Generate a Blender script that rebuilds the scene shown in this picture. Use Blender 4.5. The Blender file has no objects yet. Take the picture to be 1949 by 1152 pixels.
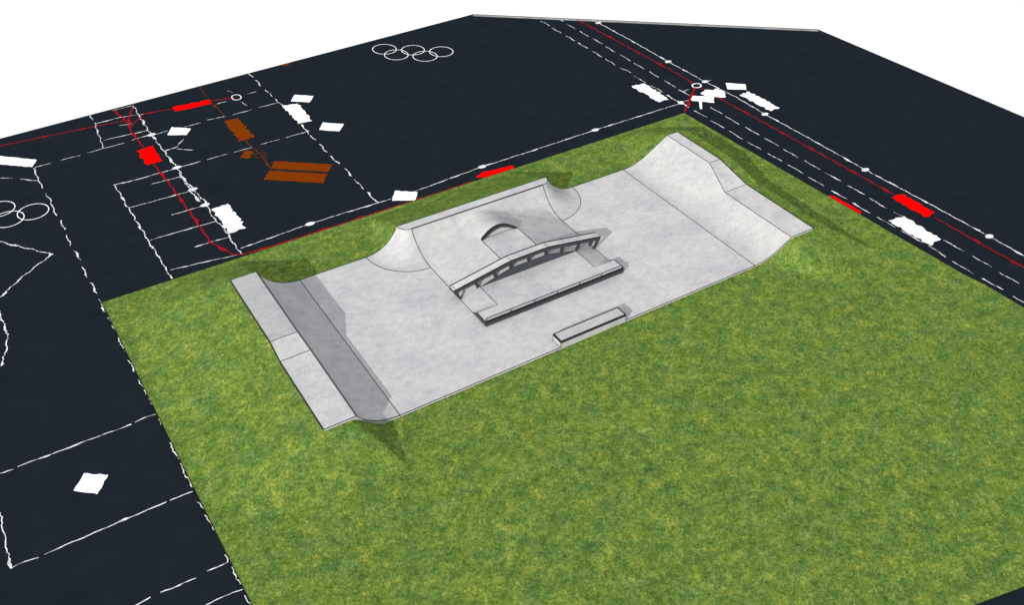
import bpy, math, random
from mathutils import Vector, Matrix
from math import sqrt, sin, cos, pi, radians

random.seed(7)
scene = bpy.context.scene
COL = scene.collection

# ---------------------------------------------------------------- materials
def new_mat(name):
    m = bpy.data.materials.new(name); m.use_nodes = True
    nt = m.node_tree; nt.nodes.clear()
    out = nt.nodes.new('ShaderNodeOutputMaterial')
    b = nt.nodes.new('ShaderNodeBsdfPrincipled')
    b.inputs['Roughness'].default_value = 0.9
    b.inputs['Specular IOR Level'].default_value = 0.08
    nt.links.new(b.outputs[0], out.inputs[0])
    return m, nt, b

def node(nt, typ, **kw):
    n = nt.nodes.new(typ)
    for k, v in kw.items():
        if k in n.inputs.keys() if hasattr(n.inputs, 'keys') else False: n.inputs[k].default_value = v
        else: setattr(n, k, v)
    return n

def noise(nt, vec, scale, detail=4, rough=0.55, dist=0.0):
    n = nt.nodes.new('ShaderNodeTexNoise')
    n.inputs['Scale'].default_value = scale; n.inputs['Detail'].default_value = detail
    n.inputs['Roughness'].default_value = rough; n.inputs['Distortion'].default_value = dist
    nt.links.new(vec, n.inputs['Vector'])
    return n.outputs['Fac']

def ramp(nt, fac, stops):
    r = nt.nodes.new('ShaderNodeValToRGB'); e = r.color_ramp.elements
    while len(e) < len(stops): e.new(0.5)
    for el, (p, c) in zip(e, stops):
        el.position = p; el.color = (c[0], c[1], c[2], 1)
    nt.links.new(fac, r.inputs['Fac'])
    return r.outputs['Color']

def mix(nt, mode, fac, a, b):
    m = nt.nodes.new('ShaderNodeMix'); m.data_type = 'RGBA'; m.blend_type = mode
    if isinstance(fac, (int, float)): m.inputs[0].default_value = fac
    else: nt.links.new(fac, m.inputs[0])
    for sock, v in ((m.inputs[6], a), (m.inputs[7], b)):
        if isinstance(v, tuple): sock.default_value = (v[0], v[1], v[2], 1)
        else: nt.links.new(v, sock)
    return m.outputs[2]

def pos(nt, scale=(1, 1, 1), rot=0.0):
    g = nt.nodes.new('ShaderNodeNewGeometry')
    mp = nt.nodes.new('ShaderNodeMapping')
    mp.inputs['Scale'].default_value = scale
    mp.inputs['Rotation'].default_value = (0, 0, rot)
    nt.links.new(g.outputs['Position'], mp.inputs['Vector'])
    return mp.outputs['Vector']

def concrete(name, base, tint=1.0):
    m, nt, b = new_mat(name)
    v = pos(nt)
    streak = pos(nt, (1.0, 1.5, 1.0), 0.5)
    big = ramp(nt, noise(nt, v, 0.55, 6, 0.66, 0.4), [(0.33, (0.86, 0.86, 0.925)), (0.49, (0.975, 0.975, 0.985)), (0.66, (1.06, 1.06, 1.04))])
    mid = ramp(nt, noise(nt, streak, 2.2, 6, 0.62, 0.3), [(0.30, (0.86, 0.86, 0.88)), (0.52, (1.0, 1.0, 1.0)), (0.75, (1.09, 1.09, 1.075))])
    fine = ramp(nt, noise(nt, v, 9.0, 6, 0.8), [(0.30, (0.85, 0.85, 0.85)), (0.7, (1.13, 1.13, 1.13))])
    c = mix(nt, 'MULTIPLY', tint, base, big)
    c = mix(nt, 'MULTIPLY', 1.0, c, mid)
    c = mix(nt, 'MULTIPLY', 1.0, c, fine)
    nt.links.new(c, b.inputs['Base Color'])
    bp = nt.nodes.new('ShaderNodeBump'); bp.inputs['Strength'].default_value = 0.12; bp.inputs['Distance'].default_value = 0.01
    nt.links.new(noise(nt, v, 9.0, 6, 0.65), bp.inputs['Height']); nt.links.new(bp.outputs[0], b.inputs['Normal'])
    return m

def plain(name, col, rough=0.8, spec=0.1, vary=0.08, scale=6.0):
    m, nt, b = new_mat(name)
    c = ramp(nt, noise(nt, pos(nt), scale, 4, 0.6), [(0.3, tuple(x*(1-vary) for x in col)), (0.7, tuple(x*(1+vary) for x in col))])
    nt.links.new(c, b.inputs['Base Color'])
    b.inputs['Roughness'].default_value = rough; b.inputs['Specular IOR Level'].default_value = spec
    return m

def grass_mat():
    m, nt, b = new_mat('grass')
    v = pos(nt); v2 = pos(nt, (1.0, 1.5, 1.0), 0.9)
    big = noise(nt, v, 1.6, 7, 0.72, 0.2)
    c = ramp(nt, big, [(0.31, (0.042, 0.080, 0.0155)), (0.44, (0.060, 0.102, 0.0170)), (0.53, (0.078, 0.118, 0.0190)), (0.62, (0.106, 0.140, 0.0220)), (0.74, (0.150, 0.172, 0.029))])
    cool = ramp(nt, noise(nt, v2, 0.8, 5, 0.65, 0.4), [(0.34, (0.78, 0.90, 1.30)), (0.52, (1.0, 1.0, 1.0)), (0.70, (1.10, 1.02, 0.90))])
    mid = ramp(nt, noise(nt, v, 5.0, 6, 0.8, 0.2), [(0.31, (0.62, 0.68, 0.76)), (0.5, (1.0, 1.0, 1.0)), (0.70, (1.48, 1.36, 1.36))])
    brown = noise(nt, v2, 2.6, 5, 0.7, 0.6)
    fine = ramp(nt, noise(nt, v, 16.0, 5, 0.9), [(0.32, (0.38, 0.45, 0.42)), (0.5, (1.0, 1.0, 1.0)), (0.68, (1.85, 1.68, 2.0))])
    c = mix(nt, 'MULTIPLY', 0.85, c, cool)
    c = mix(nt, 'MULTIPLY', 0.95, c, mid)
    bf = ramp(nt, brown, [(0.58, (0, 0, 0)), (0.74, (0.40, 0.40, 0.40))])
    c = mix(nt, 'MIX', bf, c, (0.110, 0.106, 0.026))
    c = mix(nt, 'MULTIPLY', 0.95, c, fine)
    for sc, lo, hi in ((6.5, (0.84, 0.87, 0.86), (1.15, 1.12, 1.16)), (12.0, (0.72, 0.77, 0.76), (1.28, 1.24, 1.32))):
        vo = nt.nodes.new('ShaderNodeTexVoronoi'); vo.inputs['Scale'].default_value = sc
        nt.links.new(v, vo.inputs['Vector'])
        sp = nt.nodes.new('ShaderNodeSeparateColor'); nt.links.new(vo.outputs['Color'], sp.inputs[0])
        c = mix(nt, 'MULTIPLY', 1.0, c, ramp(nt, sp.outputs[0], [(0.0, lo), (1.0, hi)]))
    nt.links.new(c, b.inputs['Base Color'])
    b.inputs['Specular IOR Level'].default_value = 0.0
    b.inputs['Roughness'].default_value = 1.0
    bp = nt.nodes.new('ShaderNodeBump'); bp.inputs['Strength'].default_value = 0.3; bp.inputs['Distance'].default_value = 0.03
    nt.links.new(noise(nt, v, 14.0, 5, 0.75), bp.inputs['Height']); nt.links.new(bp.outputs[0], b.inputs['Normal'])
    return m

M = {}
M['concrete'] = concrete('concrete', (0.314, 0.309, 0.301))
M['ramp_concrete'] = concrete('pale_concrete', (0.281, 0.277, 0.270), 0.7)
M['deck_concrete'] = concrete('grey_concrete', (0.258, 0.256, 0.252), 0.6)
M['edge_line'] = plain('dark_edge_line', (0.012, 0.012, 0.014), 0.9, 0.02)  # outline strokes of the drawing style, laid along edges; no gaps in the concrete
M['steel'] = plain('dark_steel', (0.030, 0.031, 0.035), 0.7, 0.1)
M['steel_dark'] = plain('black_steel', (0.012, 0.012, 0.014), 0.7, 0.08)
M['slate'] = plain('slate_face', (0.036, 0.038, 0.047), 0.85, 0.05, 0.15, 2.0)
M['coping'] = plain('coping_steel', (0.024, 0.024, 0.032), 0.6, 0.12)
M['rail'] = plain('rail_steel', (0.045, 0.046, 0.050), 0.5, 0.2)
M['grass'] = grass_mat()
M['ground'] = plain('dark_ground', (0.0071, 0.0097, 0.0131), 1.0, 0.0, 0.10, 0.9)
M['white'] = plain('white_paint', (0.64, 0.64, 0.64), 0.9, 0.05, 0.03)
M['white_line'] = plain('worn_white_paint', (0.46, 0.46, 0.46), 0.9, 0.0, 0.42, 5.0)
M['red'] = plain('red_paint', (0.60, 0.0006, 0.0006), 0.9, 0.0, 0.03)
M['red_line'] = plain('dark_red_paint', (0.215, 0.004, 0.006), 0.9, 0.0, 0.25, 3.0)
M['brown'] = plain('brown_paint', (0.118, 0.021, 0.0012), 0.9, 0.0, 0.05)
M['brown_line'] = plain('dark_brown_paint', (0.070, 0.018, 0.003), 0.9, 0.0, 0.2, 3.0)
M['grey_strip'] = plain('grey_strip', (0.20, 0.20, 0.19), 0.9, 0.0, 0.25, 1.2)

# ---------------------------------------------------------------- mesh builder
class MB:
    def __init__(self): self.v = []; self.f = []; self.mi = []; self.sm = []; self.mats = []
    def mat(self, m):
        if m not in self.mats: self.mats.append(m)
        return self.mats.index(m)
    def face(self, pts, m, smooth=False):
        n = len(self.v); self.v += [tuple(p) for p in pts]
        self.f.append(tuple(range(n, n+len(pts)))); self.mi.append(self.mat(m)); self.sm.append(smooth)
    def grid(self, rows, m, smooth=True, flip=False):
        n = len(self.v); w = len(rows[0])
        for r in rows: self.v += [tuple(p) for p in r]
        k = self.mat(m)
        for i in range(len(rows)-1):
            for j in range(w-1):
                q = (n+i*w+j, n+i*w+j+1, n+(i+1)*w+j+1, n+(i+1)*w+j)
                self.f.append(q[::-1] if flip else q); self.mi.append(k); self.sm.append(smooth)
    def box(self, a, b, m):
        x0, y0, z0 = a; x1, y1, z1 = b
        self.hexa([(x0,y0,z0),(x1,y0,z0),(x1,y1,z0),(x0,y1,z0)], [(x0,y0,z1),(x1,y0,z1),(x1,y1,z1),(x0,y1,z1)], m)
    def hexa(self, bot, top, m):
        n = len(self.v); k = len(bot); self.v += [tuple(p) for p in bot+top]; mi = self.mat(m)
        fs = [tuple(range(n+k-1, n-1, -1)), tuple(range(n+k, n+2*k))]
        fs += [(n+i, n+(i+1) % k, n+k+(i+1) % k, n+k+i) for i in range(k)]
        for f in fs: self.f.append(f); self.mi.append(mi); self.sm.append(False)
    def tube(self, pts, r, m, seg=4, closed=False, smooth=False):
        pts = [Vector(p) for p in pts]; n = len(pts); base = len(self.v); mi = self.mat(m)
        for i, p in enumerate(pts):
            if closed: t = pts[(i+1) % n]-pts[i-1]
            else: t = pts[min(i+1, n-1)]-pts[max(i-1, 0)]
            t.normalize()
            up = Vector((0, 0, 1)) if abs(t.z) < 0.95 else Vector((0, 1, 0))
            s = t.cross(up).normalized(); u = s.cross(t)
            for k in range(seg):
                a = 2*pi*(k+0.5)/seg
                self.v.append(tuple(p+s*(cos(a)*r)+u*(sin(a)*r)))
        for i in range(n if closed else n-1):
            j = (i+1) % n
            for k in range(seg):
                q = (base+i*seg+k, base+i*seg+(k+1) % seg, base+j*seg+(k+1) % seg, base+j*seg+k)
                self.f.append(q[::-1]); self.mi.append(mi); self.sm.append(smooth)
        if not closed:
            self.f.append(tuple(base+k for k in range(seg))); self.mi.append(mi); self.sm.append(False)
            self.f.append(tuple(base+(n-1)*seg+k for k in range(seg))[::-1]); self.mi.append(mi); self.sm.append(False)
    def build(self, name, parent=None, sharp=None):
        me = bpy.data.meshes.new(name); me.from_pydata(self.v, [], self.f)
        for m in self.mats: me.materials.append(m)
        me.polygons.foreach_set('material_index', self.mi)
        me.polygons.foreach_set('use_smooth', self.sm)
        if sharp: me.set_sharp_from_angle(angle=radians(sharp))
        me.update()
        o = bpy.data.objects.new(name, me); COL.objects.link(o)
        if parent is not None:
            o.parent = parent
            o.matrix_parent_inverse = Matrix.Translation(-Vector(parent.location))
        return o

def thing(name, label, cat, loc=(0, 0, 0), group=None):
    o = bpy.data.objects.new(name, None); o.empty_display_size = 0.3; COL.objects.link(o)
    o.location = loc; return tag(o, label, cat, group)
def tag(o, label, cat, group=None):
    o['label'] = label; o['category'] = cat
    if group: o['group'] = group
    return o
def struct(o):
    o['kind'] = 'structure'; return o
def lin(a, b, n): return [a+(b-a)*i/(n-1) for i in range(n)]
LR = 0.0165           # radius of the dark outline strokes drawn along the concrete edges
JT = M['edge_line']

# ---------------------------------------------------------------- sizes (metres; x along the slab, y towards the back)
SLX, SLY = 20.0, 11.01
ZG = -0.14            # dark ground
ZB = -0.105           # foot of the lawn

# --- heights of each ramp
def lqp(y):           # left quarter pipe: deck height and lip x
    t = min(1, max(0, (y-4.75)/(5.8-4.75)))
    return 0.97+(1.33-0.97)*t, -1.90-0.14*t
def lqp_pt(y, s):     # s 0 at the foot, 1 at the lip
    h, lx = lqp(y); run = -lx; R = (run*run+h*h)/(2*h); a = math.asin(min(1, run/R))*s
    return (-R*sin(a), y, R-R*cos(a))
def lqp_z(x, y):
    h, lx = lqp(y)
    if x <= lx: return h
    run = -lx; R = (run*run+h*h)/(2*h); return R-sqrt(R*R-x*x)
def rb_h(y):
    t = min(1, max(0, (y-5.02)/(7.27-5.02))); return 0.89+(1.365-0.89)*t
RBS = 0.612; RBD = 0.87
def rb_slope(d):
    return RBS*d*d/(4*RBD) if d < 2*RBD else RBS*(d-RBD)
def rb_lip(y): return 20.0+RBD+rb_h(y)/RBS
RBX = 23.87
HZ = 1.25; HR0, HR1 = 0.58, 2.52
def hip_z(r):
    if r <= HR0: return HZ
    if r >= HR1: return 0.0
    run = HR1-HR0; R = (run*run+HZ*HZ)/(2*HZ); d = HR1-r
    return R-sqrt(R*R-d*d)
HSX = 0.955
def back_edge_z(x):   # concrete height along y = SLY
    if x < 0: return lqp_z(x, SLY)
    if x < 3.0: return 0.0
    if x < 6.0: return hip_z((6.0-x)/HSX)
    if x <= 14.0: return HZ
    if x < 17: return hip_z((x-14.0)/HSX)
    if x <= 20: return 0.0
    return min(rb_h(SLY), rb_slope(x-20.0))

# ---------------------------------------------------------------- dark ground board
g = MB()
GP = [(-26, -34), (50, -34), (47.3, -15), (45.74, 2.9), (44.83, 19.76), (24.35, 35.92), (-26, 33.62)]
g.hexa([(x, y, ZG-0.12) for x, y in GP], [(x, y, ZG) for x, y in GP], M['ground'])
g.tube([(x, y, ZG) for x, y in GP], 0.03, JT, closed=True)
struct(g.build('ground'))
b = MB()
(ax, ay), (bx_, by_) = (24.35, 35.92), (44.83, 19.76)
L = sqrt((bx_-ax)**2+(by_-ay)**2); nx, ny = (by_-ay)/L, -(bx_-ax)/L
b.grid([[(ax+nx*o, ay+ny*o, ZG+0.004), (bx_+nx*o, by_+ny*o, ZG+0.004)] for o in (0.05, 0.33)], M['grey_strip'], False, True)
tag(b.build('border_strip'), 'pale grey strip along the slanting far edge of the dark ground', 'ground line')

# ---------------------------------------------------------------- lawn
def left_x(y): return -8.62+0.0165*(-(y-4.5))
def right_x(y): return 27.69+0.0399*(14.73-y)
def top_y(x): return 14.53+0.0055*(x+8.8)
def bot_y(x): return -18.69-0.206*(x-12.9)
def soft_max(a, b_, k):
    d = abs(a-b_)
    return max(a, b_)+(k-d)**2/(4*k) if d < k else max(a, b_)
def edge_front(x):
    if x <= -2.04: return 0.86
    if x <= -0.82: return 0.86-(x+2.04)/1.22*(0.86-ZB)
    if x <= 20: return ZB
    return min(rb_h(0), rb_slope(x-20))-0.10
def lawn_z(x, y):
    inx = -3.31 < x < RBX
    z = ZB
    if inx and y >= SLY-1e-6:
        e = back_edge_z(x)-0.02; d = y-SLY
        room = top_y(x)-SLY
        z = max(ZB, e-d*max(0.30, (e-ZB)/(room-0.25)))
    elif inx and y <= 1e-6:
        e = edge_front(x); d = -y; z = max(ZB, e-d*(0.375 if x < 10 else 0.30))
        if x <= -0.82: z = max(ZB, min(e, 0.86-d*0.375, 0.86-(x+2.04)/1.22*(0.86-ZB)-d*0.02))
    elif x <= -3.3:
        yc = min(SLY, max(0, y)); h = lqp(yc)[0]-0.07
        if y < 0: h = 0.86
        if y > SLY: h = 1.31
        dx = (-3.31-x)*(h-ZB)/4.9; dy = max(0, y-SLY)*0.43+max(0, -y)*0.375
        z = max(ZB, h-sqrt(dx*dx+dy*dy))
    elif x >= RBX-1e-6:
        yc = min(SLY, max(0, y)); h = rb_h(yc)-0.06
        if y < 0: h = rb_h(0)-0.10
        if y > SLY: h = rb_h(SLY)-0.02
        dx = x-RBX; tt = max(0.0, (5.0-y)/7.1)
        if tt <= 0:
            z = max(ZB, min(h-0.06*dx, h-0.05-(dx-0.85)*0.80)-max(0, y-SLY)*0.43)
        elif tt >= 1: z = max(ZB, h+y*0.30-dx*0.33)
        else:
            t2 = (5.0-max(0.0, y))/5.0; u = max(0.0, -y)/2.1
            dr = 0.85+0.30*t2+1.40*u; zr = (rb_h(5.0)-0.11-0.20*t2)*(1-u)+ZB*u
            ew = max(ZB, h+min(0, y)*0.30)
            z = max(ZB, ew+(zr-ew)*dx/dr if dx <= dr else zr-(dx-dr)*0.80)
    return z
def seg(vals): return vals
fx = [0]*0
def cols(y):
    a = left_x(y); c = right_x(y)
    return lin(a, -3.31, 32)[:-1]+lin(-3.31, RBX, 160)[:-1]+lin(RBX, c, 36)
def lawn_rows():
    rows = []
    ts = [('b', t) for t in [1, .9, .8, .7, .6, .5, .42, .35]]+[('n', y) for y in lin(-6.0, 0.0, 41)]+[('m', y) for y in lin(0, SLY, 78)[1:-1]]+[('t', t) for t in lin(0, 1, 29)]
    for kind, t in ts:
        row = []
        yref = {'b': -6-13*t, 'n': t, 'm': t, 't': SLY+3.6*t}[kind]
        for x in cols(yref):
            if kind == 'b': y = -6.0+(bot_y(x)+6.0)*((t-.35)/.65*1.0+0.12*(1-(t-.35)/.65) if t > .35 else 0.07)
            elif kind == 't': y = SLY+(top_y(x)-SLY)*t
            else: y = t
            row.append((x, y, lawn_z(x, y)))
        rows.append((kind, t, row))
    return rows
lw = MB(); LRW = lawn_rows()
nc = len(LRW[0][2]); i0 = 31; i1 = 31+159
k = lw.mat(M['grass'])
for _, _, r in LRW: lw.v += r
for i in range(len(LRW)-1):
    ya = LRW[i][2][0][1]; inside = LRW[i][0] == 'm' or LRW[i+1][0] == 'm'
    for j in range(nc-1):
        if inside and i0 <= j < i1: continue
        lw.f.append((i*nc+j, i*nc+j+1, (i+1)*nc+j+1, (i+1)*nc+j)); lw.mi.append(k); lw.sm.append(True)
# rim of the lawn: a thin turf edge down to the ground with a dark outline
rim = [LRW[0][2][j] for j in range(nc)]+[LRW[i][2][-1] for i in range(1, len(LRW))]+[LRW[-1][2][j] for j in range(nc-2, -1, -1)]+[LRW[i][2][0] for i in range(len(LRW)-2, 0, -1)]
for a, c in zip(rim, rim[1:]+rim[:1]):
    lw.face([a, (a[0], a[1], ZG-0.01), (c[0], c[1], ZG-0.01), c], M['grass'])
lw.tube([(p[0], p[1], ZB) for p in rim], 0.016, JT, closed=True)
struct(lw.build('lawn', sharp=60))

# ---------------------------------------------------------------- slab
s = MB()
s.box((0, 0, -0.2), (SLX, SLY, 0), M['concrete'])
s.tube([(0, 0, 0), (8.15, 0, 0)], LR, JT); s.tube([(11.85, 0, 0), (SLX, 0, 0)], LR, JT)
s.tube([(0, SLY, 0), (3.6, SLY, 0)], LR, JT); s.tube([(16.42, SLY, 0), (SLX, SLY, 0)], LR, JT)
s.tube([(0, 0, 0), (0, SLY, 0)], LR, JT); s.tube([(SLX, 0, 0), (SLX, SLY, 0)], LR, JT)
s.tube([(0, 0, 0), (0, 0, -0.16)], LR, JT); s.tube([(SLX, 0, 0), (SLX, 0, -0.12)], LR, JT)
struct(s.build('pavement'))

# ---------------------------------------------------------------- left quarter pipe
LE = -3.31
Q = thing('quarter_pipe', 'long curved grey quarter pipe with a stepped deck at the left end of the slab', 'skate ramp', (-1.6, 5.5, 0))
ys = lin(0, 4.75, 12)[:-1]+lin(4.75, 5.8, 5)[:-1]+lin(5.8, SLY, 14)
c = MB()
c.grid([[lqp_pt(y, t) for t in lin(1, 0, 29)] for y in ys], M['ramp_concrete'])
for y, fl in ((0.0, False), (SLY, True)):       # end faces
    pr = [lqp_pt(y, t) for t in lin(1, 0, 29)]
    c.grid([[(p[0], p[1], -0.2) for p in pr], pr], M['ramp_concrete'], False, fl)
    c.tube(pr, LR, JT)
c.build('transition', Q, sharp=20)
d = MB()
pairs = [(5.8, SLY, 'deck_concrete'), (4.75, 5.8, 'ramp_concrete'), (0, 4.75, 'concrete')]
for y0, y1, mt in pairs:
    (h0, l0), (h1, l1) = lqp(y0), lqp(y1)
    d.face([(LE, y0, h0), (l0, y0, h0), (l1, y1, h1), (LE, y1, h1)], M[mt])
    d.face([(LE, y1, -0.2), (LE, y0, -0.2), (LE, y0, h0), (LE, y1, h1)], M['concrete'])
for y, fl in ((0, 1), (SLY, -1)):
    h, l = lqp(y)
    d.face([(LE, y, -0.2), (l, y, -0.2), (l, y, h), (LE, y, h)][::fl], M['concrete'])
for y in (0, 4.75, 5.8, SLY):
    h, l = lqp(y); d.tube([(LE, y, h), (l, y, h)], LR, JT)
d.tube([(LE, y, lqp(y)[0]) for y in (0, 4.75, 5.8, SLY)], LR, JT)
d.tube([(LE-0.01, y, lqp(y)[0]-0.07) for y in (0, 4.75, 5.8, SLY)], 0.02, JT)
d.build('deck', Q)
cp = MB(); cp.tube([(lqp(y)[1]+0.02, y, lqp(y)[0]-0.005) for y in (0, 4.75, 5.8, SLY)], 0.038, M['coping'], 8, smooth=True)
cp.build('coping', Q)

# ---------------------------------------------------------------- right bank
Bk = thing('bank_ramp', 'broad pale bank ramp with a stepped deck at the right end of the slab', 'skate ramp', (22, 5.5, 0))
ys = lin(0, 5.02, 8)[:-1]+lin(5.02, 7.27, 5)[:-1]+lin(7.27, SLY, 7)
def rb_row(y):
    lip = rb_lip(y)-20
    return [(20+dd, y, rb_slope(dd)) for dd in lin(0, 2*RBD, 15)[:-1]+lin(2*RBD, lip, 2)] if lip > 2*RBD else [(20+dd, y, rb_slope(dd)) for dd in lin(0, lip, 16)]
c = MB(); c.grid([rb_row(y) for y in ys], M['ramp_concrete'])
for y, fl in ((0.0, False), (SLY, True)):
    pr = rb_row(y); c.grid([[(p[0], p[1], -0.2) for p in pr], pr], M['concrete'], False, fl); c.tube(pr, LR, JT)
c.build('bank', Bk, sharp=20)
d = MB()
for y0, y1 in ((0, 5.02), (5.02, 7.27), (7.27, SLY)):
    h0, h1 = rb_h(y0), rb_h(y1)
    d.face([(rb_lip(y0), y0, h0), (RBX, y0, h0), (RBX, y1, h1), (rb_lip(y1), y1, h1)], M['concrete'])
    d.face([(RBX, y0, -0.2), (RBX, y1, -0.2), (RBX, y1, h1), (RBX, y0, h0)], M['concrete'])
for y, fl in ((0, 1), (SLY, -1)):
    h = rb_h(y); d.face([(rb_lip(y), y, -0.2), (RBX, y, -0.2), (RBX, y, h), (rb_lip(y), y, h)][::fl], M['concrete'])
for y in (0, 5.02, 7.27, SLY): d.tube([(rb_lip(y), y, rb_h(y)), (RBX, y, rb_h(y))], LR, JT)
d.tube([(RBX, y, rb_h(y)) for y in (0, 5.02, 7.27, SLY)], LR*1.25, JT)
d.tube([(rb_lip(y), y, rb_h(y)) for y in (0, 5.02, 7.27, SLY)], LR, JT)
d.build('deck', Bk)

# ---------------------------------------------------------------- centre: hipped quarter pipe that flows into the funbox
X0, X1 = 6.0, 14.0; YW = 5.50; YA = 8.36; YC = SLY-HR0; PH = 0.285; TH = 0.75; T0, T1 = 8.86, 11.02
def bank_z(x):
    if x <= X0 or x >= X1: return 0.0
    if x < T0: return TH*(x-X0)/(T0-X0)
    if x > T1: return TH*(X1-x)/(X1-T1)
    return TH
def arch_z(x):
    if x <= T0 or x >= T1: return bank_z(x)
    u = (x-T0)/(T1-T0)
    return TH+0.585*max(0.0, sin(pi*u**0.94))**0.92*(1-0.10*u)
def soft_arch(x):
    if x <= T0-.55 or x >= T1+.55: return bank_z(x)
    return sum(arch_z(x+o*.1) for o in range(-4, 5))/9
def qp_z(y): return hip_z(SLY-y)
def main_z(x, y):
    q = qp_z(y)
    if y <= YA: return bank_z(x)
    t = min(1, (y-YA)/0.7); P = arch_z(x)*(1-t)+soft_arch(x)*t
    s_ = min(1, max(0, (y-YA-0.06)/1.5)); fade = 1-0.42*(0.5-0.5*cos(pi*s_)); P = bank_z(x)+(P-bank_z(x))*fade
    if q <= 0.0: return P
    edge = min(1, (x-X0)/0.5, (X1-x)/0.5)
    k = 0.30*edge*min(1, (y-8.49)/0.7)+1e-4
    v = soft_max(P, q, k)
    lipf = max(0, min(1, (YC-y)/0.22))
    return max(q, v*lipf+q*(1-lipf))
FB = thing('funbox', 'central funbox with low front pad rising into a hipped quarter pipe behind', 'skate ramp', (10, 7, 0))
xs = lin(X0, T0, 30)[:-1]+lin(T0, T1, 40)[:-1]+lin(T1, X1, 30)
c = MB()
for sel, mt in (([x for x in xs if x <= T0], 'ramp_concrete'), ([x for x in xs if T0 <= x <= T1], 'concrete'), ([x for x in xs if x >= T1], 'ramp_concrete')):
    c.grid([[(x, y, main_z(x, y)) for x in sel] for y in (YW, 6.2, 7.0, 7.7, YA)], M[mt])
yb = [YA+0.0005]+lin(YA, 8.5, 4)[1:]+lin(8.5, YC, 34)[1:]
rowb = [[(x, y, main_z(x, y)) for x in xs] for y in yb]
c.grid(rowb, M['ramp_concrete'])
for xx in (X0, X1): c.tube([(xx, y, main_z(xx, y)+0.002) for y in lin(3.05 if 0 else YW, 8.49, 4)[:-1]+lin(8.49, YC, 18)], LR, JT)
for xx in (T0, T1): c.tube([(xx, YW, TH), (xx, YA-0.09, TH)], LR, JT)
c.build('sloping_surface', FB, sharp=9)
wl = MB()                                       # infill wall under the arch
aw = [x for x in xs if T0 <= x <= T1]
wl.grid([[(x, YA, TH-0.01) for x in aw], [(x, YA, arch_z(x)) for x in aw]], M['concrete'], False)
wl.tube([(9.3, YA, TH+0.004), (10.78, YA, TH+0.004)], LR, JT)
wl.build('arch_wall', FB)
ar = MB()                                       # steel band along the arch
n0 = len(aw); T = 0.13; Y2 = YA-0.10
def inner(x):
    f = max(0.0, min(1, (x-T0)/0.22, (T1-x)/0.22)); return max(TH+0.004, arch_z(x)-T-0.02) if f > 0 else TH+0.004
up = [arch_z(x)+0.012 for x in aw]; lo = [min(inner(x), u-0.006) for x, u in zip(aw, up)]
ar.grid([[(x, Y2, l) for x, l in zip(aw, lo)], [(x, Y2, u) for x, u in zip(aw, up)]], M['steel'], False)
ar.grid([[(x, Y2, u) for x, u in zip(aw, up)], [(x, YA+0.02, u) for x, u in zip(aw, up)]], M['steel_dark'], False)
ar.grid([[(x, YA-0.001, l) for x, l in zip(aw, lo)], [(x, Y2, l) for x, l in zip(aw, lo)]], M['steel'], False)
ar.tube([(x, Y2, u) for x, u in zip(aw, up)], 0.028, JT); ar.tube([(x, Y2, l) for x, l in zip(aw, lo)], 0.012, JT)
ar.build('arch_coping', FB)
fw = MB()                                       # dark upright face between the pad and the raised half
wx = [X0]+[x for x in xs if 0 < x-X0 and x < X1]+[X1] if False else xs
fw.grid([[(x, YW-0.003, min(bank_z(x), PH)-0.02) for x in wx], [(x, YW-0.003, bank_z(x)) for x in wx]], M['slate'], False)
fw.tube([(x, YW-0.004, bank_z(x)) for x in (7.1, T0, T1, 12.8)], 0.011, JT)
fw.tube([(7.1, YW-0.006, PH), (12.83, YW-0.006, PH)], 0.010, JT)
fw.build('front_wall', FB)
# front pad and its two small banks
YP0, YP1 = 3.05, 3.86; XL, XR = 7.13, 12.80
def pad_z(x, y):
    if x < XL: zb = PH*(x-X0)/(XL-X0)
    elif x > XR: zb = PH*(X1-x)/(X1-XR)
    else: return PH
    if y <= YP1: return PH
    if y >= 4.42: return zb
    t = (4.42-y)/(4.42-YP1); rise = PH*t*t
    return min(PH, zb+(PH-zb)*t*t*(1.35-0.35*t))
p = MB()
yy = [YP0, YP1]+lin(YP1, 4.42, 12)[1:]+lin(4.42, YW, 4)[1:]
px = lin(X0, XL, 16)[:-1]+lin(XL, XR, 5)[:-1]+lin(XR, X1, 16)
p.grid([[(x, y, PH) for x in px] for y in (YP0, YP1)], M['concrete'], False)
yy = [y for y in yy if y >= YP1]
for sel, mt in (([x for x in px if x <= XL], 'ramp_concrete'), ([x for x in px if XL <= x <= XR], 'concrete'), ([x for x in px if x >= XR], 'ramp_concrete')):
    p.grid([[(x, y, pad_z(x, y)) for x in sel] for y in yy], M[mt])
p.tube([(X0, YP1, PH), (XL, YP1, PH), (XL, YW, PH)], LR*.9, JT); p.tube([(X1, YP1, PH), (XR, YP1, PH), (XR, YW, PH)], LR*.9, JT)
p.tube([(X0, y, pad_z(X0, y)) for y in lin(YP1, 4.42, 8)]+[(X0, YW, 0)], LR*.9, JT)
p.tube([(X1, y, pad_z(X1, y)) for y in lin(YP1, 4.42, 8)]+[(X1, YW, 0)], LR*.9, JT)
p.build('platform', FB, sharp=9)
e = MB()
e.grid([[(x, YP0-0.004, -0.01) for x in (X0, X1)], [(x, YP0-0.004, PH-0.05) for x in (X0, X1)]], M['steel'], False)
e.box((X0-0.01, YP0-0.03, PH-0.075), (X1+0.01, YP0+0.06, PH+0.006), M['steel_dark'])
for xx, fl, sg in ((X0-0.004, True, -1), (X1+0.004, False, 1)):
    ye = [YP0-0.004, YP1]+lin(YP1, 4.42, 10)[1:]
    e.grid([[(xx, y, -0.01) for y in ye], [(xx, y, pad_z(X0, y)) for y in ye]], M['steel'], False, fl)
    e.tube([(xx, YP0+.06, PH), (xx, YP1, PH)], 0.022, M['steel_dark'])
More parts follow.
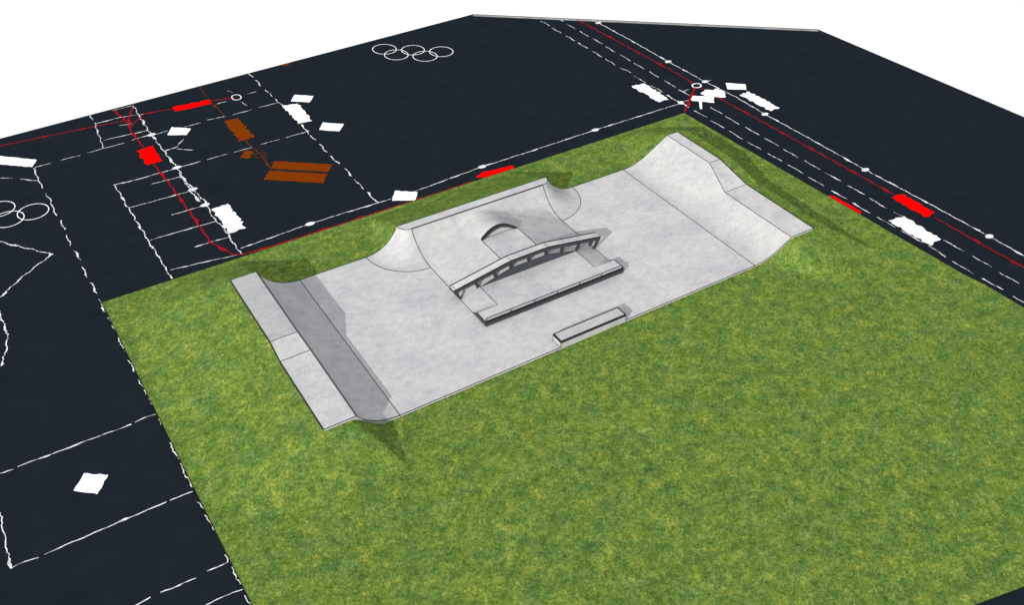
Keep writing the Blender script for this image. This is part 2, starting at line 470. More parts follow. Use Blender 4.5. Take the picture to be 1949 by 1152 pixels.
e.tube([(X0, YP0-0.006, 0.004), (X1, YP0-0.006, 0.004)], 0.011, JT)
e.build('steel_edge', FB)
# hips, deck, lip
def hip(cx, th0, th1):
    h = MB(); rr = [HR0+(HR1-HR0)*t for t in lin(0, 1, 22)]
    ths = lin(th0, th1, 26)
    h.grid([[(cx+cos(t)*r*HSX_(t), SLY+sin(t)*r, hip_z(r)) for r in rr] for t in ths], M['ramp_concrete'], True)
    h.tube([(cx+cos(t)*HR1*HSX_(t), SLY+sin(t)*HR1, 0.002) for t in ths], LR, JT)
    for t in ((th0 if abs(sin(th0)) < .1 else th1),):
        h.tube([(cx+cos(t)*r*HSX_(t), SLY, hip_z(r)) for r in rr], LR, JT)
        h.grid([[(cx+cos(t)*r*HSX_(t), SLY+0.002, -0.1) for r in rr], [(cx+cos(t)*r*HSX_(t), SLY+0.002, hip_z(r)) for r in rr]], M['concrete'], False)
    return h.build('hip', FB, sharp=20)
def HSX_(t): return HSX
hip(X0, pi, 1.5*pi); hip(X1, 1.5*pi, 2*pi)
d = MB()
arcl = [(X0+cos(t)*HR0*HSX, SLY+sin(t)*HR0) for t in lin(pi, 1.5*pi, 12)]
arcr = [(X1+cos(t)*HR0*HSX, SLY+sin(t)*HR0) for t in lin(1.5*pi, 2*pi, 12)]
outl = arcl+arcr
d.hexa([(x, y, -0.1) for x, y in outl], [(x, y, HZ) for x, y in outl], M['concrete'])
d.tube([(x, y, HZ) for x, y in outl], LR, JT, closed=True)
d.build('deck', FB)
cp = MB(); cp.tube([(X0, YC, HZ), (X1, YC, HZ)], 0.036, M['coping'], 8, smooth=True); cp.build('coping', FB)

# ---------------------------------------------------------------- arched grind ledge on posts
LG = thing('grind_ledge', 'long arched concrete grind ledge on dark leaning posts across the funbox', 'skate ledge', (9.96, 5.66, 0))
LP = [(5.66, .665), (8.87, 1.225), (11.03, 1.225), (14.27, .665)]
Ya, Yb = 5.41, 5.91
def leg_top(x):
    for (a, za), (b2, zb) in zip(LP, LP[1:]):
        if x <= b2: return za+(zb-za)*(x-a)/(b2-a)
    return LP[-1][1]
tb = MB()
def prism(mb, y0, y1, dz0, dz1, m, end=0.0):
    ring = []
    P = [list(q) for q in LP]
    top = [(x, z+dz1) for x, z in P]; bot = [(x, z+dz0) for x, z in P]
    bot[0] = (bot[0][0]+0.05, bot[0][1]); bot[-1] = (bot[-1][0]-0.05, bot[-1][1])
    for (a, c_), (a2, c2) in zip(zip(top, bot), zip(top[1:], bot[1:])):
        mb.face([(a[0], y0, a[1]), (a2[0], y0, a2[1]), (a2[0], y1, a2[1]), (a[0], y1, a[1])], m)
        mb.face([(c_[0], y1, c_[1]), (c2[0], y1, c2[1]), (c2[0], y0, c2[1]), (c_[0], y0, c_[1])], m)
        mb.face([(c_[0], y0, c_[1]), (c2[0], y0, c2[1]), (a2[0], y0, a2[1]), (a[0], y0, a[1])], m)
        mb.face([(a[0], y1, a[1]), (a2[0], y1, a2[1]), (c2[0], y1, c2[1]), (c_[0], y1, c_[1])], m)
    for i, sg in ((0, 1), (-1, -1)):
        q = [(top[i][0], y0, top[i][1]), (top[i][0], y1, top[i][1]), (bot[i][0], y1, bot[i][1]), (bot[i][0], y0, bot[i][1])]
        mb.face(q[::sg], m)
prism(tb, Ya+.046, Yb-.036, -.10, 0, M['concrete'])
for i in (1, 2): tb.tube([(LP[i][0], Ya+.046, LP[i][1]), (LP[i][0], Yb-.036, LP[i][1])], .011, JT)
for x in (LP[0][0]+.12,): tb.tube([(x, Ya+.046, leg_top(x)), (x, Yb-.036, leg_top(x))], .010, JT)
tb.build('top_slab', LG)
for y0, y1 in ((Ya, Ya+.045), (Yb-.035, Yb)):
    ed = MB(); prism(ed, y0, y1, -.165, .004, M['steel'])
    for yk in (y0+.004, y1-.004): ed.tube([(x, yk, z+.004) for x, z in LP], .019, JT)
    ed.tube([(x, y0, z-.165) for x, z in LP], .009, JT)
    ed.build('steel_edge', LG)
for i, xf in enumerate([6.05, 7.06, 8.05, 8.97, 9.97, 10.98, 11.92, 12.86, 13.89]):
    w = .07
    for yc in ((YW+.045, Yb-.07) if i in (0, 8) else (YW+.045,)):
        zf = bank_z(xf)-.01 if i not in (0, 8) else -.005
        lean = (xf-9.97)/3.92*.40
        def tx(z): return xf+lean*(z-zf)/.65
        zt = leg_top(tx(leg_top(xf)))-.10
        if i in (0, 8) : yc2 = yc-.06 if yc < 5.7 else yc
        else: yc2 = yc
        m_ = MB()
        bz = [bank_z(xf-w)-.01, bank_z(xf+w)-.01] if i not in (0, 8) else [-.005, -.005]
        bot = [(xf-w, yc2-.04, bz[0]), (xf+w, yc2-.04, bz[1]), (xf+w, yc2+.04, bz[1]), (xf-w, yc2+.04, bz[0])]
        zt0 = leg_top(tx(zt)-w)-.09; zt1 = leg_top(tx(zt)+w)-.09
        top = [(tx(zt)-w, yc2-.04, zt0), (tx(zt)+w, yc2-.04, zt1), (tx(zt)+w, yc2+.04, zt1), (tx(zt)-w, yc2+.04, zt0)]
        m_.hexa(bot, top, M['steel'])
        for j in range(4): m_.tube([bot[j], top[j]], .008, JT)
        m_.build('post', LG)

# ---------------------------------------------------------------- flat rail on the pad
RL = thing('grind_rail', 'thin low grind rail on short posts along the front edge of the pad', 'skate rail', (10, 3.13, PH))
YR = 3.13; ZR = PH+.125
r_ = MB()
r_.tube([(6.07, YR, PH+.004), (6.07, YR, ZR-.05), (6.085, YR, ZR-.015), (6.12, YR, ZR), (13.90, YR, ZR), (13.935, YR, ZR-.015), (13.95, YR, ZR-.05), (13.95, YR, PH+.004)], .026, M['rail'], 8, smooth=True)
r_.build('rail_tube', RL)
for x in (7.42, 8.75, 10.05, 11.36, 12.68):
    q = MB(); q.tube([(x, YR, PH+.004), (x, YR, ZR-.02)], .018, M['rail'], 8, smooth=True)
    q.tube([(x, YR, PH+.003), (x, YR, PH+.012)], .035, M['rail'], 8)
    q.build('post', RL)

# ---------------------------------------------------------------- low grind box at the front edge
GB = thing('grind_box', 'low concrete grind box with black steel edging at the front edge of the slab', 'skate ledge', (10, .33, 0))
BX0, BX1, BY0, BY1, BH = 8.155, 11.835, -.004, .635, .35
k_ = MB()
k_.box((BX0, BY0, -.10), (BX1, BY1, BH-.006), M['ramp_concrete'])
for a, c_ in (((BX0, BY0), (BX0, BY0)), ((BX1, BY0), (BX1, BY0)), ((BX0, BY1), (BX0, BY1))):
    k_.tube([(a[0], a[1], -.0 if a[1] > 0 else -.02), (a[0], a[1], BH-.1)], LR*.9, JT)
k_.tube([(BX0, BY0, .004), (BX0-.004, BY1, .004)], LR*.9, JT)
k_.build('body', GB)
st = MB(); W_ = .055; Hh = .105; o_ = .008
st.box((BX0-o_, BY0-o_, BH-Hh), (BX1+o_, BY0+W_, BH), M['steel_dark'])
st.box((BX0-o_, BY1-W_*.8, BH-Hh), (BX1+o_, BY1+o_, BH), M['steel_dark'])
st.box((BX0-o_, BY0+W_, BH-Hh), (BX0+W_, BY1-W_*.8, BH), M['steel_dark'])
st.box((BX1-W_, BY0+W_, BH-Hh), (BX1+o_, BY1-W_*.8, BH), M['steel_dark'])
st.build('steel_edge', GB)

# ---------------------------------------------------------------- painted plan on the ground
MARKS = [
    {"t": "line", "n": "solid_line", "c": "ground line", "col": "white", "l": "thick wavering white line running from the far left edge down to the lawn corner", "s": [[[-2.019, 34.742], [-2.09, 32.581], [-2.096, 29.956], [-2.037, 27.338], [-1.925, 25.228], [-1.958, 23.752], [-1.878, 22.366], [-1.691, 20.745], [-1.743, 20.123], [-1.805, 18.734], [-1.64, 17.35], [-1.702, 16.055], [-1.674, 14.84]], [[-2.014, 24.586], [-2.017, 23.226], [-2.006, 21.794], [-1.94, 20.899]]], "w": 0.13, "nodes": [[-2.096, 29.956], [-1.925, 25.228], [-1.878, 22.366], [-1.799, 20.408]]},
    {"t": "line", "n": "solid_line", "c": "ground line", "col": "white", "l": "straight white line with small diamonds running along behind the lawn to the junction", "s": [[[-1.54, 15.379], [-0.301, 15.429], [0.702, 15.509], [2.432, 15.603], [4.257, 15.594], [6.447, 15.535], [8.736, 15.525], [10.85, 15.673], [13.34, 15.851], [16.345, 15.857], [21.581, 15.966], [25.153, 15.942], [28.438, 15.944]]], "w": 0.1, "nodes": [[2.416, 15.595], [13.34, 15.851], [21.581, 15.966]]},
    {"t": "line", "n": "dashed_line", "c": "ground line", "col": "white", "l": "dashed white line crossing the left plan from the long white block to the block column", "s": [[[-9.0, 29.624], [-8.109, 29.661]], [[-7.648, 29.732], [-6.402, 29.683]], [[-5.983, 29.74], [-4.994, 29.794], [-3.791, 29.801]], [[-3.342, 29.904], [-2.078, 30.023]], [[-1.847, 29.88], [-1.073, 29.924]], [[-0.102, 29.852], [0.963, 29.863]], [[1.402, 29.999], [2.618, 29.877]], [[3.006, 29.831], [4.303, 29.868]], [[4.798, 29.931], [6.15, 29.869]]], "w": 0.09, "nodes": []},
    {"t": "line", "n": "dashed_line", "c": "ground line", "col": "white", "l": "dashed white line running under the upper brown block toward the steep dashed line", "s": [[[-1.837, 25.173], [-0.525, 25.187]], [[-0.152, 25.194], [1.083, 25.203]], [[1.51, 25.183], [2.715, 25.179]], [[3.19, 25.261], [4.409, 25.216]], [[4.81, 25.224], [6.438, 25.257]]], "w": 0.09, "nodes": []},
    {"t": "line", "n": "dashed_line", "c": "ground line", "col": "white", "l": "steep dashed white line passing through the white block right of the brown blocks", "s": [[[5.978, 35.191], [6.048, 34.345]], [[6.059, 33.863], [6.034, 32.786]], [[6.098, 32.133], [6.126, 30.913]], [[6.136, 30.463], [6.221, 28.818]], [[6.275, 26.427], [6.219, 24.868]], [[6.222, 24.736], [6.24, 23.95]], [[6.298, 23.406], [6.237, 22.197]], [[6.249, 21.7], [6.319, 20.577]], [[6.423, 19.939], [6.394, 18.918]], [[6.378, 18.519], [6.383, 17.249]], [[6.392, 16.851], [6.424, 15.487]]], "w": 0.12, "nodes": []},
    {"t": "line", "n": "dashed_line", "c": "ground line", "col": "white", "l": "thick dashed white line going down beside the left edge of the lawn", "s": [[[-9.107, 29.574], [-9.105, 28.306], [-9.079, 26.95]], [[-9.066, 26.289], [-8.944, 25.252]], [[-8.99, 25.254], [-9.024, 23.622]], [[-8.93, 23.061], [-8.93, 21.977]], [[-8.974, 21.426], [-8.976, 20.295]], [[-8.926, 19.711], [-8.85, 18.67]], [[-8.896, 18.079], [-8.876, 17.029]], [[-8.829, 16.493], [-8.791, 15.393]], [[-8.811, 14.919], [-8.828, 13.744]], [[-8.777, 13.248], [-8.761, 12.782]], [[-8.753, 12.551], [-8.738, 12.093]], [[-8.775, 11.528], [-8.753, 10.367]], [[-8.758, 9.742], [-8.74, 8.778]], [[-8.712, 8.162], [-8.675, 7.039]], [[-8.665, 6.717], [-8.658, 6.337]], [[-8.677, 5.294], [-8.639, 4.911]], [[-8.649, 3.696], [-8.625, 2.617]], [[-8.635, 2.349], [-8.592, 0.888]], [[-8.605, 0.079], [-8.582, -0.385]], [[-8.559, -0.694], [-8.544, -1.619]], [[-8.56, -2.858], [-8.526, -3.239]], [[-8.521, -3.508], [-8.504, -4.387]], [[-8.494, -4.9], [-8.497, -5.354]]], "w": 0.11, "nodes": []},
    {"t": "line", "n": "solid_line", "c": "ground line", "col": "white", "l": "short broken white line closing the left side of the small far cells", "s": [[[-4.708, 34.624], [-4.752, 33.823]], [[-4.722, 33.396], [-4.863, 31.884], [-4.938, 30.896], [-5.039, 29.822]]], "w": 0.11, "nodes": []},
    {"t": "line", "n": "solid_line", "c": "ground line", "col": "white", "l": "white line forming the left and top sides of the ladder of parking cells", "s": [[[-1.998, 25.156], [-3.081, 25.134], [-4.2, 25.099], [-5.56, 25.205], [-5.502, 24.264], [-5.51, 23.092], [-5.457, 21.103], [-5.427, 18.463], [-5.362, 16.591], [-5.358, 14.673]]], "w": 0.11, "nodes": []},
    {"t": "line", "n": "crossbar", "c": "ground line", "col": "white", "l": "first short white crossbar of the parking ladder counted from the far end", "s": [[[-3.706, 24.164], [-1.957, 24.092]]], "w": 0.085, "nodes": [], "g": "white crossbars of the parking ladder"},
    {"t": "line", "n": "crossbar", "c": "ground line", "col": "white", "l": "second full width white crossbar of the parking ladder counted from the far end", "s": [[[-5.46, 22.355], [-4.178, 22.29], [-1.907, 22.275]]], "w": 0.085, "nodes": [], "g": "white crossbars of the parking ladder"},
    {"t": "line", "n": "crossbar", "c": "ground line", "col": "white", "l": "third short white crossbar of the parking ladder counted from the far end", "s": [[[-3.658, 20.389], [-1.758, 20.382]]], "w": 0.085, "nodes": [], "g": "white crossbars of the parking ladder"},
    {"t": "line", "n": "crossbar", "c": "ground line", "col": "white", "l": "fourth full width white crossbar of the parking ladder counted from the far end", "s": [[[-5.343, 18.6], [-3.626, 18.584], [-1.739, 18.493]]], "w": 0.085, "nodes": [], "g": "white crossbars of the parking ladder"},
    {"t": "line", "n": "crossbar", "c": "ground line", "col": "white", "l": "fifth short white crossbar of the parking ladder counted from the far end", "s": [[[-3.541, 16.733], [-2.603, 16.746], [-1.671, 16.697]]], "w": 0.085, "nodes": [], "g": "white crossbars of the parking ladder"},
    {"t": "line", "n": "crossbar", "c": "ground line", "col": "white", "l": "last full width white crossbar of the parking ladder counted from the far end", "s": [[[-5.204, 15.436], [-3.655, 15.21], [-2.132, 14.944], [-1.697, 14.854]]], "w": 0.085, "nodes": [], "g": "white crossbars of the parking ladder"},
    {"t": "line", "n": "crossbar", "c": "ground line", "col": "white", "l": "farthest white crossbar of the small cells by the far left edge", "s": [[[-3.368, 34.493], [-2.139, 34.499]]], "w": 0.085, "nodes": [], "g": "white crossbars of the small far cells"},
    {"t": "line", "n": "crossbar", "c": "ground line", "col": "white", "l": "second farthest white crossbar of the small cells by the far left edge", "s": [[[-4.702, 33.248], [-3.121, 33.277], [-1.663, 32.927]]], "w": 0.085, "nodes": [], "g": "white crossbars of the small far cells"},
    {"t": "line", "n": "crossbar", "c": "ground line", "col": "white", "l": "third farthest white crossbar of the small cells by the far left edge", "s": [[[-4.802, 30.811], [-3.443, 30.741], [-2.074, 30.625]]], "w": 0.085, "nodes": [], "g": "white crossbars of the small far cells"},
    {"t": "line", "n": "crossbar", "c": "ground line", "col": "white", "l": "shortest white crossbar of the small cells by the far left edge", "s": [[[-3.5, 32.205], [-2.732, 32.024]]], "w": 0.085, "nodes": [], "g": "white crossbars of the small far cells"},
    {"t": "line", "n": "dashed_line", "c": "ground line", "col": "white", "l": "short dashed white line below the long white block at the left picture edge", "s": [[[-10.952, 29.454], [-10.361, 29.018]], [[-9.982, 28.738], [-9.622, 28.356], [-9.11, 27.925]]], "w": 0.08, "nodes": []},
    {"t": "line", "n": "angle_mark", "c": "ground line", "col": "white", "l": "white pointed corner mark left of the thick dashed line", "s": [[[-12.945, 23.607], [-12.065, 22.626], [-11.145, 21.457], [-9.957, 19.987], [-10.739, 19.489], [-11.632, 18.742], [-12.309, 18.154], [-12.883, 17.611]]], "w": 0.12, "nodes": []},
    {"t": "line", "n": "arc_mark", "c": "ground line", "col": "white", "l": "white curved arc entering from the left picture edge below the pointed mark", "s": [[[-13.156, 16.903], [-13.104, 16.014], [-13.076, 15.012], [-13.127, 14.159], [-13.285, 13.396], [-13.534, 12.71], [-13.749, 12.296]]], "w": 0.12, "nodes": []},
    {"t": "line", "n": "solid_line", "c": "ground line", "col": "white", "l": "upper of the two long white lines at lower left, above the white diamond block", "s": [[[-15.807, 5.579], [-14.839, 5.611], [-14.36, 5.549]], [[-14.185, 5.613], [-13.458, 5.598], [-12.033, 5.594], [-11.058, 5.595], [-9.708, 5.576]], [[-9.551, 5.622], [-9.176, 5.664], [-8.677, 5.608]]], "w": 0.1, "nodes": []},
    {"t": "line", "n": "solid_line", "c": "ground line", "col": "white", "l": "white L shaped line below the white diamond block at lower left", "s": [[[-15.199, 4.176], [-15.18, 3.518], [-15.248, 1.985], [-15.266, 0.639], [-14.936, 0.655], [-14.344, 0.601]], [[-14.131, 0.604], [-13.667, 0.633], [-12.22, 0.666], [-10.925, 0.678], [-9.651, 0.709]], [[-9.526, 0.722], [-9.049, 0.679], [-8.642, 0.661]]], "w": 0.1, "nodes": []},
    {"t": "line", "n": "dashed_line", "c": "ground line", "col": "white", "l": "dashed white line in the bottom left corner, farther from the frame corner", "s": [[[-12.321, -3.264], [-11.874, -3.272], [-11.352, -3.249]], [[-11.009, -3.228], [-10.497, -3.276], [-9.748, -3.295]], [[-9.341, -3.218], [-8.96, -3.235], [-8.537, -3.232]]], "w": 0.1, "nodes": []},
    {"t": "line", "n": "solid_line", "c": "ground line", "col": "white", "l": "short wavy white line at the bottom picture edge beside the lawn", "s": [[[-10.15, -4.572], [-9.628, -4.586], [-9.274, -4.557], [-8.833, -4.563], [-8.511, -4.645]]], "w": 0.1, "nodes": []},
    {"t": "line", "n": "corner_mark", "c": "ground line", "col": "white", "l": "small white forked mark beside the thick white line near a tilted white block", "s": [[[-1.989, 27.505], [-1.211, 27.618], [-0.597, 28.404]], [[-1.286, 27.366], [-0.849, 27.045], [-0.529, 26.697]]], "w": 0.1, "nodes": []},
    {"t": "line", "n": "tick_mark", "c": "ground line", "col": "white", "l": "few short white ticks around the small far ring", "s": [[[3.914, 33.338], [4.06, 32.885]], [[4.149, 31.258], [4.235, 30.567]], [[4.831, 32.165], [5.462, 32.165]], [[2.67, 31.829], [3.316, 31.863]]], "w": 0.09, "nodes": []},
    {"t": "line", "n": "solid_line", "c": "ground line", "col": "red", "l": "thin red line running left from the far cells to the picture edge", "s": [[[-10.894, 33.46], [-10.306, 33.42], [-7.309, 33.144], [-3.265, 32.708], [-2.923, 32.55]]], "w": 0.09, "nodes": []},
    {"t": "line", "n": "solid_line", "c": "ground line", "col": "red", "l": "long dark red line through the squarish red block and along the lawn edge", "s": [[[-3.289, 34.586], [-3.102, 33.348], [-2.923, 32.55], [-3.066, 31.162], [-2.954, 28.776], [-2.976, 26.234], [-2.842, 23.851], [-2.768, 21.414], [-2.706, 19.094], [-2.691, 16.763], [-2.058, 15.024], [-1.69, 14.795], [-0.014, 14.681], [2.335, 14.679], [5.098, 14.695], [7.98, 14.697], [10.312, 14.696], [12.211, 14.706]]], "w": 0.12, "nodes": []},
    {"t": "line", "n": "solid_line", "c": "ground line", "col": "red", "l": "short red line meeting the far end of the thick white line", "s": [[[-2.023, 34.513], [-2.768, 32.727], [-2.977, 31.505]]], "w": 0.12, "nodes": []},
    {"t": "line", "n": "solid_line", "c": "ground line", "col": "red", "l": "red line from the far cells through the long red block to the small ring", "s": [[[-2.947, 31.619], [-1.771, 32.939], [-0.907, 32.823], [0.062, 32.646], [2.33, 32.506], [3.969, 32.105]]], "w": 0.1, "nodes": []},
    {"t": "line", "n": "solid_line", "c": "ground line", "col": "brown", "l": "thin brown line from the far edge through the brown block to the big brown rectangle", "s": [[[2.426, 35.028], [2.444, 32.318], [2.556, 29.694]], [[2.553, 26.114], [2.672, 24.906], [2.772, 23.982], [2.713, 22.229]]], "w": 0.1, "nodes": []},
    {"t": "line", "n": "dashed_line", "c": "ground line", "col": "white", "l": "dashed white road line nearer the lawn, far stretch beyond the junction", "s": [[[28.098, 32.799], [28.12, 32.586]], [[28.05, 32.111], [28.176, 30.973]], [[28.07, 30.575], [28.122, 29.361]], [[28.147, 28.82], [28.215, 27.669]], [[28.15, 27.308], [28.215, 26.12]], [[28.221, 25.586], [28.253, 24.35]], [[28.24, 24.016], [28.271, 22.816]], [[28.277, 22.315], [28.442, 21.232]], [[28.295, 20.744], [28.342, 19.545]], [[28.398, 19.044], [28.444, 17.793]], [[28.35, 17.401], [28.413, 16.123]]], "w": 0.1, "nodes": []},
    {"t": "line", "n": "dashed_line", "c": "ground line", "col": "white", "l": "dashed white road line nearer the red line, far stretch beyond the junction", "s": [[[29.432, 31.77], [29.489, 31.138]], [[29.432, 30.583], [29.47, 29.475]], [[29.492, 29.002], [29.47, 27.775]], [[29.539, 27.361], [29.578, 26.168]], [[29.523, 25.77], [29.508, 24.54]], [[29.575, 24.046], [29.556, 22.79]], [[29.553, 22.421], [29.569, 21.249]], [[29.627, 20.756], [29.57, 19.665]], [[29.62, 19.159], [29.622, 17.914]], [[29.551, 17.499], [29.584, 17.085]]], "w": 0.1, "nodes": []},
    {"t": "line", "n": "dashed_line", "c": "ground line", "col": "white", "l": "dashed white road line nearer the lawn, near stretch along the right side", "s": [[[28.483, 14.701], [28.605, 13.563]], [[28.5, 13.106], [28.59, 11.89]], [[28.593, 11.49], [28.575, 10.199]], [[28.579, 9.814], [28.68, 8.696]], [[28.655, 8.144], [28.753, 6.994]], [[28.757, 6.563], [28.795, 5.326]], [[28.753, 4.895], [28.819, 3.732]], [[28.782, 3.162], [28.863, 2.035]], [[28.833, 1.622], [28.842, 0.374]], [[28.9, -0.067], [28.948, -1.29]], [[28.963, -1.63], [29.037, -3.011]], [[29.078, -3.372], [29.02, -4.525]], [[28.984, -4.932], [29.017, -6.177]], [[29.032, -6.631], [29.136, -7.817]], [[29.115, -8.375], [29.133, -9.66]]], "w": 0.1, "nodes": []},
    {"t": "line", "n": "dashed_line", "c": "ground line", "col": "white", "l": "dashed white road line nearer the red line, near stretch along the right side", "s": [[[29.668, 14.534], [29.745, 13.355]], [[29.696, 13.051], [29.693, 11.741]], [[29.767, 11.292], [29.809, 10.079]], [[29.807, 9.614], [29.881, 8.449]], [[29.834, 8.029], [29.873, 6.827]], [[29.912, 6.393], [29.937, 5.126]], [[29.924, 4.74], [30.029, 3.583]], [[29.985, 3.052], [30.073, 1.861]], [[30.009, 1.484], [30.0, 0.229]], [[30.052, -0.214], [30.141, -0.98]], [[30.172, -3.434], [30.212, -4.667]], [[30.233, -5.134], [30.271, -6.314]], [[30.191, -6.786], [30.266, -7.937]], [[30.274, -8.276], [30.285, -9.425]]], "w": 0.1, "nodes": []},
    {"t": "line", "n": "solid_line", "c": "ground line", "col": "red", "l": "long red line along the road from the far edge to the right picture edge", "s": [[[30.55, 30.839], [30.744, 26.914], [30.906, 22.743], [31.057, 18.878], [30.978, 17.793]], [[31.046, 17.008], [31.028, 15.302], [31.171, 11.296], [31.306, 6.487], [31.411, 3.304], [31.449, 0.957]], [[31.507, -1.703], [31.545, -4.469], [31.598, -7.219], [31.576, -8.743]]], "w": 0.11, "nodes": []},
    {"t": "line", "n": "solid_line", "c": "ground line", "col": "red", "l": "short red spur from the white ring to the back corner of the lawn", "s": [[[30.717, 17.213], [30.012, 16.649], [29.321, 16.097], [28.75, 15.577], [27.813, 14.876]]], "w": 0.17, "nodes": []},
    {"t": "line", "n": "solid_line", "c": "ground line", "col": "white", "l": "solid white road edge line with diamonds at the outer right side", "s": [[[31.481, 30.141], [31.595, 29.478], [31.718, 25.644], [31.742, 21.305], [31.861, 17.525], [32.081, 14.737], [32.031, 11.919], [32.13, 8.159], [32.18, 3.724], [32.375, -0.386], [32.497, -4.494], [32.515, -6.564], [32.552, -8.072]]], "w": 0.12, "nodes": [[31.595, 29.478], [31.742, 21.305], [31.861, 17.525], [32.031, 11.919], [32.18, 3.724], [32.497, -4.494]]},
    {"t": "line", "n": "corner_mark", "c": "ground line", "col": "white", "l": "small white forked strokes at the junction by the lawn corner", "s": [[[28.443, 17.355], [28.398, 16.733], [28.409, 16.268]], [[29.563, 17.554], [29.619, 17.14], [29.628, 16.478]], [[29.645, 17.171], [30.222, 17.239]], [[28.709, 15.99], [28.931, 16.035], [29.174, 16.021]], [[28.51, 15.751], [28.482, 15.498], [28.49, 15.18]], [[31.924, 17.437], [32.16, 17.486], [32.369, 17.474]]], "w": 0.09, "nodes": []},
    {"t": "patch", "n": "stem_mark", "c": "painted patch", "col": "white", "l": "short thick white stem below the white junction blocks", "s": [[[29.605, 15.524], [29.77, 15.422], [29.073, 14.577], [28.959, 14.648]]], "r": 0.01},
    {"t": "patch", "n": "painted_patch", "c": "painted patch", "col": "white", "l": "small white block where the lines meet at the lawn back corner", "s": [[[28.378, 16.287], [28.728, 16.069], [28.54, 15.733], [28.252, 15.911]]], "r": 0.04},
    {"t": "patch", "n": "painted_patch", "c": "painted patch", "col": "red", "l": "long red block on the line toward the small far ring", "s": [[[0.133, 32.887], [2.377, 32.652], [2.417, 31.986], [0.051, 32.227]]], "r": 0.1},
    {"t": "patch", "n": "painted_patch", "c": "painted patch", "col": "red", "l": "squarish red block left of the thick white line", "s": [[[-3.412, 28.439], [-2.4, 28.482], [-2.41, 26.478], [-3.382, 26.439]]], "r": 0.1},
    {"t": "patch", "n": "painted_patch", "c": "painted patch", "col": "red", "l": "narrow red block pressed against the back edge of the lawn", "s": [[[12.396, 15.014], [12.963, 15.279], [14.854, 15.037], [14.858, 14.752], [13.505, 14.598], [12.925, 14.617]]], "r": 0.05},
    {"t": "patch", "n": "painted_patch", "c": "painted patch", "col": "red", "l": "red block on the red road line at the right", "s": [[[31.104, 0.846], [31.912, 0.774], [31.899, -1.464], [31.1, -1.475]]], "r": 0.1},
    {"t": "patch", "n": "painted_patch", "c": "painted patch", "col": "red", "l": "narrow red block half under the right edge of the lawn", "s": [[[28.279, 2.881], [28.493, 2.598], [28.542, 0.724], [28.301, 0.568], [28.287, 1.564], [28.2, 1.931]]], "r": 0.05},
    {"t": "patch", "n": "painted_patch", "c": "painted patch", "col": "white", "l": "plain white block tilted beside the thick white line and its forked mark", "s": [[[-1.28, 29.397], [-0.755, 30.258], [0.216, 29.441], [-0.268, 28.768]]], "r": 0.03},
    {"t": "patch", "n": "painted_patch", "c": "painted patch", "col": "white", "l": "farther of two plain white blocks beside the steep dashed line", "s": [[[6.905, 29.633], [7.451, 30.388], [8.467, 29.548], [7.862, 28.835]]], "r": 0.03},
    {"t": "patch", "n": "painted_patch", "c": "painted patch", "col": "white", "l": "rough white block lying on the steep dashed line", "s": [[[6.163, 29.283], [7.173, 29.088], [7.019, 26.372], [6.181, 26.485]]], "r": 0.1},
    {"t": "patch", "n": "painted_patch", "c": "painted patch", "col": "white", "l": "nearer of two plain white blocks beside the steep dashed line", "s": [[[6.967, 25.047], [7.514, 25.832], [8.584, 24.924], [7.915, 24.22]]], "r": 0.03},
    {"t": "patch", "n": "painted_patch", "c": "painted patch", "col": "white", "l": "long white block cut by the left picture edge", "s": [[[-11.032, 32.574], [-8.739, 30.496], [-9.144, 29.752], [-11.195, 31.522]]], "r": 0.03},
    {"t": "patch", "n": "painted_patch", "c": "painted patch", "col": "white", "l": "large rough white block beside the parking ladder", "s": [[[-1.663, 19.763], [-0.692, 19.845], [-0.641, 17.021], [-1.563, 17.012]]], "r": 0.1},
    {"t": "patch", "n": "painted_patch", "c": "painted patch", "col": "white", "l": "plain white block on the line behind the lawn where the steep dashed line ends", "s": [[[7.188, 15.328], [7.802, 16.17], [8.811, 15.348], [8.308, 14.696]]], "r": 0.03},
    {"t": "patch", "n": "painted_patch", "c": "painted patch", "col": "white", "l": "nearest white diamond shaped block between the two long lines at lower left", "s": [[[-12.563, 3.15], [-12.009, 3.853], [-11.219, 3.255], [-11.824, 2.485]]], "r": 0.03},
    {"t": "patch", "n": "painted_patch", "c": "painted patch", "col": "white", "l": "rough white block left of the junction on the near road dashes", "s": [[[27.214, 19.626], [28.21, 19.471], [28.095, 16.759], [27.278, 16.799]]], "r": 0.1},
    {"t": "patch", "n": "painted_patch", "c": "painted patch", "col": "white", "l": "plain white block outside the road edge beyond the junction", "s": [[[32.904, 16.617], [33.915, 15.771], [33.39, 15.114], [32.365, 15.873]]], "r": 0.03},
    {"t": "patch", "n": "painted_patch", "c": "painted patch", "col": "white", "l": "rough white block outside the solid road edge line", "s": [[[32.5, 14.822], [33.361, 14.829], [33.443, 12.046], [32.623, 12.072]]], "r": 0.1},
    {"t": "patch", "n": "painted_patch", "c": "painted patch", "col": "white", "l": "plain white block at the junction with a stem below it", "s": [[[29.618, 16.438], [30.861, 15.526], [30.31, 14.814], [29.266, 15.827]]], "r": 0.03},
    {"t": "patch", "n": "painted_patch", "c": "painted patch", "col": "white", "l": "rough white block at the junction touching the solid road edge line", "s": [[[30.427, 16.309], [31.044, 16.586], [31.426, 16.254], [31.77, 16.373], [31.985, 15.717], [31.579, 15.126], [31.381, 15.064], [30.468, 15.863]]], "r": 0.1},
    {"t": "patch", "n": "painted_patch", "c": "painted patch", "col": "white", "l": "largest rough white block on the road dashes at the right", "s": [[[29.131, -0.652], [30.197, -0.813], [30.121, -3.308], [29.155, -3.42]]], "r": 0.1},
